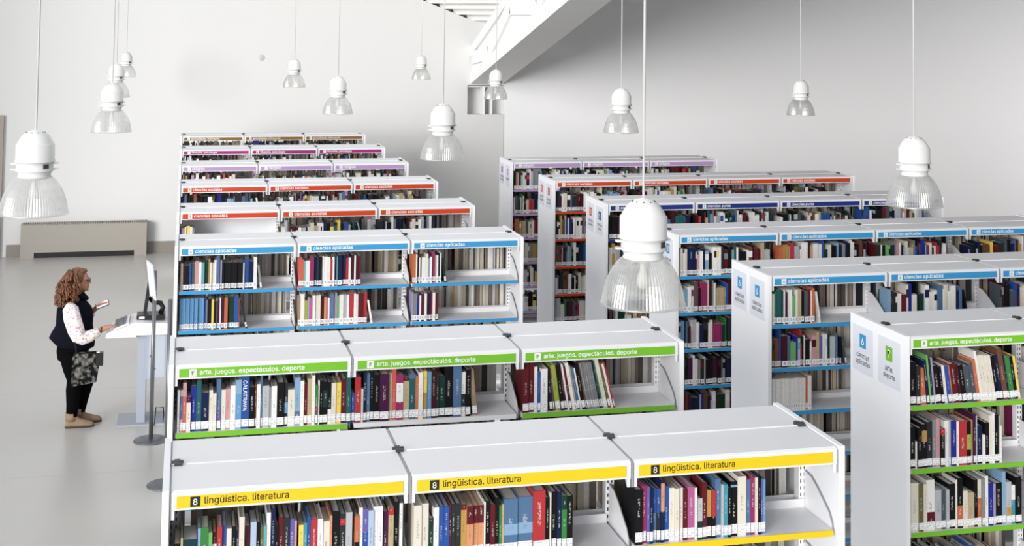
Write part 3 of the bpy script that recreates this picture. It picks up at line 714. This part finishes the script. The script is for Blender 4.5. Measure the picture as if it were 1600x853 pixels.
for lx, ly, lz, lab in LAMPS:
    P = Vector((lx, ly, lz))
    L = thing('pendant_lamp', P, lab, 'lamp', 'white bell pendant lamps')
    put('lamp_housing', dome_me, L); s_ = put('lamp_shade', shade_me, L); put('shade_rim', rim_me, s_)
    put('reflector', refl_me, L); put('bulb', bulb_me, L); put('clamp_lug', tab_me, L); put('vent_hole', hole_me, L)
    ang = R(-48); put('rating_label', lab_me, L, (.1205*k_*math.cos(ang), .1205*k_*math.sin(ang), .31*k_), (0, 0, ang+R(90)))
    zc = deck_z(P.x, P.y)+.02 if P.x < 5.5 else rz(P.x, P.y)
    MB().tube([(0, 0, .56*k_), (0, 0, zc-P.z)], .0055, 8).build('cord', M_lampwhite, L)
    MB().lathe([(.0, 0), (.05, -.005), (.05, -.03), (.012, -.05), (0, -.05)], 20).build('ceiling_rose', M_lampwhite, L, (0, 0, zc-P.z))

# ------------------------------------------------------------------ catalogue terminal
DX, DY = -.347, 14.97
desk = thing('catalogue_stand', (DX, DY, 0), 'blue-grey metal standing catalogue desk with white top, in front of the woman', 'desk')
MB().box(-.235, .245, -.21, .24, 0, .018).build('base_plate', M_deskgrey, desk)
MB().box(-.045, .045, -.13, .13, .018, .94).build('column', M_deskgrey, desk)
cabn = MB().box(.045, .25, -.15, .19, .46, .94).build('cabinet', M_deskgrey, desk)
MB().box(.07, .235, -.153, -.15, .48, .92).build('cabinet_door', mat('cabinet_door_grey', '#B0B6C1', .45), cabn)
MB().lathe([(0, .004), (.008, .004), (.009, 0)], 12).build('lock', M_polegrey, cabn, (.085, -.153, .70), (R(90), 0, 0))
MB().prism_y([(-.36, .94), (.26, .94), (.26, 1.05), (-.06, 1.075), (-.13, 1.06), (-.33, .985), (-.36, .965)], -.24, .24).build('desktop', M_white, desk)
MB().box(-.365, -.06, -.245, .245, .925, .945).build('pull_out_tray', M_white, desk)
MB().box(-.06, .20, -.12, .12, .90, .94).build('tray_support', M_dark, desk)
kb = thing('keyboard', (DX-.215, DY-.06, 1.036), 'grey and white keyboard under the woman\'s hand', 'keyboard')
kb.rotation_euler = (0, R(-20.5), 0)
MB().box(-.075, .085, -.20, .20, -.004, .014).build('keyboard_case', mat('keyboard_white', '#DADADC', .5), kb)
for ix in range(5):
    for iy in range(14):
        put('key', cached('key', lambda: MB().box(-.0105, .0105, -.0105, .0105, 0, .008), mat('key_grey', '#6C6E73', .5)), kb, (-.058+ix*.025, -.18+iy*.0275, .014))
mon = thing('monitor', (DX+.075, DY, 1.07), 'black flat monitor seen edge-on on the desk', 'monitor')
MB().box(-.14, .15, -.11, .11, 0, .045).build('stand_base', M_black, mon)
MB().box(-.115, -.06, -.112, -.110, .012, .036).build('base_sticker', M_whiteprint, mon)
MB().tube([(.10, 0, .04), (.125, 0, .10), (.10, 0, .15), (.03, 0, .16), (-.02, 0, .21)], .026, 10).build('stand_arm', M_black, mon)
sp_ = MB().box(-.018, .018, -.20, .20, -.17, .17).build('screen_panel', M_black, mon, (-.035, 0, .25), (0, R(7), 0))
MB().box(-.0195, -.018, -.185, .185, -.15, .155).build('screen_glass', mat('dark_screen', '#20242A', .15), sp_)
# sign stands
def stand(loc, label, h, sign):
    s = thing('sign_stand', loc, label, 'sign stand', 'grey pole stands beside the terminal')
    MB().lathe([(0, .018), (.02, .020), (.155, .014), (.168, .008), (.170, 0), (0, 0)], 40).build('round_base', M_polegrey, s)
    MB().tube([(0, 0, .01), (0, 0, h)], .021, 14).build('pole', M_polegrey, s)
    MB().tube([(.021, 0, h*.42), (.03, 0, h*.42)], .008, 8).build('cable_clip', M_dark, s)
    if sign:
        p = MB().box(-.006, .006, -.15, .15, -.18, .18).build('sign_holder', mat('clear_holder', '#D5DAE0', .2), s, (-.035, .02, h-.10), (0, R(-7), R(12)))
        MB().box(-.0075, -.006, -.14, .14, -.17, .17).build('sign_paper', M_whiteprint, p)
        MB().box(.006, .014, -.14, -.02, -.10, .12).build('sign_clip', mat('clip_lilac', '#B9BBD0', .4), p)
    return s
stand((-.225, 14.252, 0), 'grey round-based pole stand carrying a white notice, before the desk', 1.69, True)
stand((-.060, 12.885, 0), 'grey pole stand without a notice, close to the blue-signed bookcase end', 1.67, False)
cb_ = MB().tube([(-.12, 14.86, .0), (-.11, 14.84, .08), (-.115, 14.8, .17), (-.19, 14.78, .18), (-.2, 14.78, .02), (-.22, 14.72, .006)], .006, 6).build('power_cable', M_black)
tag(cb_, 'thin black cable looping to the floor behind the pole stand', 'cable')

# ------------------------------------------------------------------ woman at the terminal
PX, PY = -1.0, 14.945
skin_m = mat('skin', '#B07A63', .55, vary=.05, scale=20)
vest_m = mat('navy_vest_cloth', '#0D101B', .9, vary=.15, scale=30, spec=.08)
trou_m = mat('black_trouser_cloth', '#08080A', .9, vary=.15, scale=30, spec=.05)
hair_m = mat('auburn_hair', '#6B432B', .5, vary=.45, scale=14)
shoe_m = mat('tan_suede', '#8B765F', .8, vary=.25, scale=30)
sole_m = mat('dark_sole', '#3A2C22', .8)
def floral():
    m = bpy.data.materials.new('floral_blouse'); m.use_nodes = True; nt = m.node_tree; b = nt.nodes['Principled BSDF']
    tc = nt.nodes.new('ShaderNodeTexCoord'); v = nt.nodes.new('ShaderNodeTexVoronoi'); v.inputs['Scale'].default_value = 34
    nt.links.new(tc.outputs['Object'], v.inputs['Vector'])
    k = math_node(nt, 'LESS_THAN', v.outputs['Distance'], .36)
    hs = nt.nodes.new('ShaderNodeMix'); hs.data_type = 'RGBA'; hs.inputs[0].default_value = .5; hs.inputs[7].default_value = lin('#C0576E'); nt.links.new(v.outputs['Color'], hs.inputs[6])
    mx = nt.nodes.new('ShaderNodeMix'); mx.data_type = 'RGBA'; nt.links.new(math_node(nt, 'MULTIPLY', k, .75), mx.inputs[0]); mx.inputs[6].default_value = lin('#EBE4E1'); nt.links.new(hs.outputs[2], mx.inputs[7])
    nt.links.new(mx.outputs[2], b.inputs['Base Color']); b.inputs['Roughness'].default_value = .8
    return m
flor_m = floral()
person = thing('person', (PX, PY, 0), 'woman with curly auburn hair typing at the terminal, phone in other hand', 'person')
def skinned(name, chains, material, parent, sub=2, extra=None):
    """chains: list of lists of (x,y,z,rx,ry); equal coordinates are joined"""
    V, E, RR, idx = [], [], [], {}
    for ch in chains:
        last = None
        for (x, y, z, rx, ry) in ch:
            k = (round(x, 4), round(y, 4), round(z, 4))
            if k not in idx: idx[k] = len(V); V.append((x, y, z)); RR.append((rx, ry))
            if last is not None and last != idx[k]: E.append((last, idx[k]))
            last = idx[k]
    me = bpy.data.meshes.new(name); me.from_pydata(V, E, [])
    o = bpy.data.objects.new(name+'_tmp', me); COL.objects.link(o)
    o.modifiers.new('skin', 'SKIN'); ss = o.modifiers.new('sub', 'SUBSURF'); ss.levels = sub; ss.render_levels = sub
    sv = me.skin_vertices[0].data
    for i, r_ in enumerate(RR): sv[i].radius = r_; sv[i].use_root = (i == 0)
    dg = bpy.context.evaluated_depsgraph_get(); dg.update()
    m2 = bpy.data.meshes.new_from_object(o.evaluated_get(dg)); bpy.data.objects.remove(o)
    if extra:
        bm = bmesh.new(); bm.from_mesh(m2); tmp = extra.mesh('tmp'); bm.from_mesh(tmp); bm.to_mesh(m2); bm.free(); bpy.data.meshes.remove(tmp)
    m2.name = name; m2.materials.clear(); m2.materials.append(material)
    m2.polygons.foreach_set('use_smooth', [True]*len(m2.polygons)); m2.update()
    return put(name, m2, parent)
# local coordinates: x forward (towards the desk), y- is her right side (towards the camera)
def hand(wr, palm, fdir, ydir, curl):
    """palm + five fingers"""
    wr, palm, fdir, ydir = Vector(wr), Vector(palm), Vector(fdir).normalized(), Vector(ydir).normalized()
    ch = [[(*wr, .024, .020), (*palm, .030, .016)]]
    nrm = fdir.cross(ydir)
    for q, (off, ln) in enumerate(((-.030, .055), (-.010, .068), (.010, .072), (.029, .062))):
        k0 = palm+fdir*.038+ydir*off*.9; p = [palm, k0]
        for s_ in (1, 2, 3): p.append(k0+fdir*(ln*s_/3)-Vector((0, 0, 1))*curl*ln*(s_/3)**2)
        ch.append([(*p[0], .030, .016)]+[(*pt, .0092, .0085) for pt in p[1:]])
    t0 = palm-fdir*.015+ydir*.036
    ch.append([(*palm, .030, .016), (*t0, .011, .010), (*(t0+fdir*.030+ydir*.016), .0095, .009), (*(t0+fdir*.055+ydir*.018-Vector((0, 0, .01))), .008, .008)])
    return ch
LEGS = ((-1, -.01, -.035), (1, .115, .030))          # side, knee x, ankle x
PEL = (-.05, 0, .82, .11, .11); CHEST = (-.045, 0, 1.15, .115, .10)
body = [[PEL, (-.05, 0, .98, .11, .10), CHEST, (-.045, 0, 1.27, .065, .06), (-.035, 0, 1.33, .045, .045), (-.015, 0, 1.40, .045, .045)],
        [CHEST, (-.065, -.165, 1.235, .048, .048), (.035, -.215, .955, .037, .037), (.235, -.187, 1.005, .027, .025)],
        [CHEST, (-.055, .165, 1.235, .048, .048), (.03, .215, 1.0, .037, .037), (.145, .085, 1.155, .026, .025)]]
for sy, kx, ax in LEGS:
    body.append([PEL, (-.05, sy*.085, .76, .085, .085), (kx, sy*.09, .475, .055, .055), (ax, sy*.085, .13, .036, .036), (ax+.06, sy*.09, .055, .03, .028)])
body += hand((.235, -.187, 1.005), (.315, -.185, 1.040), (1, 0, .05), (0, 1, 0), .35)
body += hand((.145, .085, 1.155), (.185, .055, 1.20), (.75, -.25, .35), (.2, -.55, .45), .1)
head = MB()
head.ellipsoid((.0, 0, 1.49), (.088, .073, .112), 24, 16); head.ellipsoid((.045, 0, 1.435), (.052, .050, .058), 16, 10)      # cranium, jaw
head.ellipsoid((.094, 0, 1.466), (.022, .014, .017), 12, 8); head.ellipsoid((.083, 0, 1.487), (.012, .009, .028), 10, 8)    # nose
head.ellipsoid((.085, 0, 1.423), (.013, .022, .006), 10, 6); head.ellipsoid((.084, 0, 1.413), (.012, .020, .006), 10, 6)    # lips
head.ellipsoid((.076, 0, 1.390), (.018, .020, .014), 10, 8)                                                                   # chin
for sy in (-1, 1): head.ellipsoid((-.005, sy*.073, 1.475), (.017, .010, .030), 10, 8); head.ellipsoid((.074, sy*.030, 1.512), (.018, .026, .008), 10, 6)
b_o = skinned('body', body, skin_m, person, 2, head)
eye = MB()
for sy in (-1, 1): eye.ellipsoid((.078, sy*.030, 1.492), (.010, .013, .008), 10, 8)
eye.build('eyes', mat('eye_dark', '#2A211C', .2), person)
gls = MB()
for sy in (-1, 1):
    pts = [(.103, sy*.034+.024*math.cos(a), 1.489+.017*math.sin(a)) for a in [2*math.pi*i/14 for i in range(15)]]
    gls.tube(pts, .0032, 6, False); gls.tube([(.102, sy*.058, 1.493), (.05, sy*.078, 1.492), (-.01, sy*.080, 1.488)], .003, 6)
gls.tube([(.103, -.012, 1.492), (.106, 0, 1.495), (.103, .012, 1.492)], .003, 6)
gls.build('glasses', mat('dark_red_frame', '#3A1210', .3), person)
# clothes: lofted through rings that follow the body
def loft(m_, rings):
    n0 = len(m_.v); k = len(rings[0])
    for r_ in rings: m_.v += [tuple(p) for p in r_]
    for i in range(len(rings)-1):
        for j in range(k):
            j2 = (j+1) % k
            m_.f.append((n0+i*k+j, n0+i*k+j2, n0+(i+1)*k+j2, n0+(i+1)*k+j)); m_.smooth.append(True)
    m_.f.append(tuple(n0+j for j in reversed(range(k)))); m_.f.append(tuple(n0+(len(rings)-1)*k+j for j in range(k))); m_.smooth += [False, False]
    return m_
def ring(cx, cy, z, rx, ry, n_=24, wav=0.0):
    return [(cx+rx*(1+wav*math.sin(5*a))*math.cos(a), cy+ry*(1+wav*math.sin(5*a+1))*math.sin(a), z) for a in [2*math.pi*i/n_ for i in range(n_)]]
loft(MB(), [ring(.000, 0, .800, .165, .165, wav=.03), ring(-.03, 0, .835, .198, .185, wav=.03), ring(-.06, 0, .905, .232, .195, wav=.02), ring(-.055, 0, .955, .215, .19, wav=.015), ring(-.042, 0, 1.03, .186, .185), ring(-.038, 0, 1.12, .186, .185),
            ring(-.045, 0, 1.20, .176, .19), ring(-.05, 0, 1.26, .135, .162), ring(-.045, 0, 1.30, .088, .10), ring(-.03, 0, 1.345, .072, .075)]).build('vest', vest_m, person)
MB().tube([(-.05, -.075, 1.33), (.04, -.065, 1.325), (.075, 0, 1.30), (.04, .065, 1.325), (-.05, .075, 1.33)], .022, 10).build('vest_collar', vest_m, person)
MB().tube([(-.08, -.135, 1.262), (-.072, -.175, 1.232), (-.05, -.205, 1.14), (-.008, -.222, 1.02), (.022, -.225, .955), (.060, -.220, .934), (.125, -.208, .950), (.215, -.191, .992), (.222, -.190, .996)], [.045, .078, .086, .083, .076, .070, .062, .048, .036], 16).build('blouse_sleeve', flor_m, person)
MB().tube([(-.06, .14, 1.255), (-.05, .175, 1.225), (-.005, .205, 1.10), (.025, .215, 1.01), (.05, .205, 1.005), (.125, .11, 1.125)], [.045, .070, .068, .060, .056, .040], 16).build('blouse_sleeve', flor_m, person)
MB().tube([(.243+.004*math.cos(a), -.187+.032*math.cos(a), 1.008+.030*math.sin(a)) for a in [2*math.pi*i/12 for i in range(13)]], .005, 6, False).build('bracelet', mat('bracelet_cord', '#3A2430', .5), person)
tr_ = loft(MB(), [ring(-.05, 0, .64, .09, .14), ring(-.055, 0, .69, .148, .172), ring(-.05, 0, .76, .162, .178), ring(-.04, 0, .86, .165, .165)])
for sy, kx, ax in LEGS:
    mx_ = (-.055+kx)/2
    tr_.tube([(-.055, sy*.085, .78), (-.055, sy*.087, .70), (mx_, sy*.09, .59), (kx, sy*.09, .48), ((kx*.7+ax*.3)-.01, sy*.09, .38), ((kx*.25+ax*.75), sy*.087, .24), (ax, sy*.085, .115)], [.10, .112, .100, .083, .074, .064, .056], 16)
tr_.build('trousers', trou_m, person)
for sy, kx, ax in LEGS:
    yy = sy*.085
    bt = MB()
    def sec(x_, w_, h_): return [(ax+x_, yy+w_*math.cos(a), .016+max(0, h_*math.sin(a))) for a in [2*math.pi*i/20 for i in range(20)]]
    loft(bt, [sec(-.062, .020, .05), sec(-.055, .036, .10), sec(-.02, .042, .115), (sec(.035, .043, .098)), sec(.09, .046, .070), sec(.15, .046, .052), sec(.20, .036, .040), sec(.222, .016, .022)])
    bt.tube([(ax-.006, yy, .07), (ax-.004, yy, .15)], [.056, .060], 16)
    sh = bt.build('ankle_boot', shoe_m, person)
    ol = [(-.066, .018), (-.055, .036), (-.02, .043), (.05, .045), (.13, .049), (.19, .040), (.226, .014)]
    P = [(ax+x_, yy+w_) for x_, w_ in ol]+[(ax+x_, yy-w_) for x_, w_ in reversed(ol)]
    so = MB(); n0 = len(P); so.v += [(x_, y_, 0) for x_, y_ in P]+[(x_, y_, .018) for x_, y_ in P]
    so.f.append(tuple(range(n0))); so.f.append(tuple(reversed(range(n0, 2*n0))))
    for i in range(n0): j = (i+1) % n0; so.f.append((j, i, n0+i, n0+j))
    so.smooth += [False]*(n0+2)
    so.build('boot_sole', sole_m, sh)
# curly hair: a cap and many wavy locks
hr = MB(); hr.ellipsoid((-.028, 0, 1.512), (.100, .088, .112), 24, 14); hr.ellipsoid((-.065, 0, 1.43), (.095, .100, .12), 20, 12); hr.ellipsoid((.02, 0, 1.585), (.055, .055, .030), 16, 10)
rnd = random.Random(3)
for i in range(230):
    a = rnd.uniform(.62, 1.38)*math.pi if i % 4 else rnd.uniform(.36, 1.64)*math.pi
    zt_ = rnd.uniform(1.40, 1.60); ry = math.sqrt(max(.05, 1-((zt_-1.50)/.13)**2))
    x0, y0 = -.025+.098*ry*math.cos(a), .088*ry*math.sin(a)
    ln = rnd.uniform(.13, .30); ln = min(ln, zt_-1.235); ph = rnd.uniform(0, 6.28); pts = []
    for s_ in range(9):
        u = s_/8; sw = .014+.02*u; sp2 = .055*math.sin(u*1.9)
        pts.append((x0+math.cos(a)*(sp2+.012)-.045*u*u+sw*.7*math.cos(ph+u*11), y0+math.sin(a)*(sp2+.012)+sw*math.sin(ph+u*11), zt_+.01-ln*u))
    hr.tube(pts, [.012*(1-.45*abs(2*q/8-.8)) for q in range(9)], 5)
hr.build('hair', hair_m, person)
# phone in her left hand
ph_ = MB().box(-.070, .070, -.036, .036, -.005, .005).build('phone', M_black, None, (PX+.232, PY+.035, 1.222), (R(42), R(-22), R(-4)))
tag(ph_, 'pale-screened phone in the woman\'s raised hand', 'phone')
MB().box(-.064, .064, -.032, .032, .005, .006).build('screen', mat('phone_screen', '#F0F1F4', .15), ph_)
# handbag at her near hip
bag = thing('handbag', (PX+.10, PY-.235, .46), 'dark grey mottled fabric handbag hanging at the woman\'s hip', 'bag')
bagm = mat('mottled_bag_fabric', '#29292B', .9, vary=.9, scale=22, spec=.1)
_nt = bagm.node_tree; _mx = [n_ for n_ in _nt.nodes if n_.type == 'MIX'][0]; _nz = [n_ for n_ in _nt.nodes if n_.type == 'TEX_NOISE'][0]
_mx.inputs[6].default_value = lin('#131315'); _mx.inputs[7].default_value = lin('#7C7B74')
_mr = _nt.nodes.new('ShaderNodeMapRange'); _mr.inputs[1].default_value = .45; _mr.inputs[2].default_value = .66
_nt.links.new(_nz.outputs['Fac'], _mr.inputs[0]); _nt.links.new(_mr.outputs[0], _mx.inputs[0])
MB().prism_y([(-.135, 0), (.11, .035), (.145, .30), (.12, .335), (-.11, .335), (-.135, .28)], -.035, .035).build('bag_body', bagm, bag)
MB().tube([(-.09, -.03, .33), (-.15, -.005, .62), (-.165, .03, .78), (-.16, .10, .84)], .010, 6).build('strap', M_black, bag)
MB().box(.10, .17, -.04, .03, .20, .33).build('front_pocket', M_black, bag)
MB().box(.105, .135, -.043, -.039, .335, .345).build('buckle', M_whiteprint, bag)
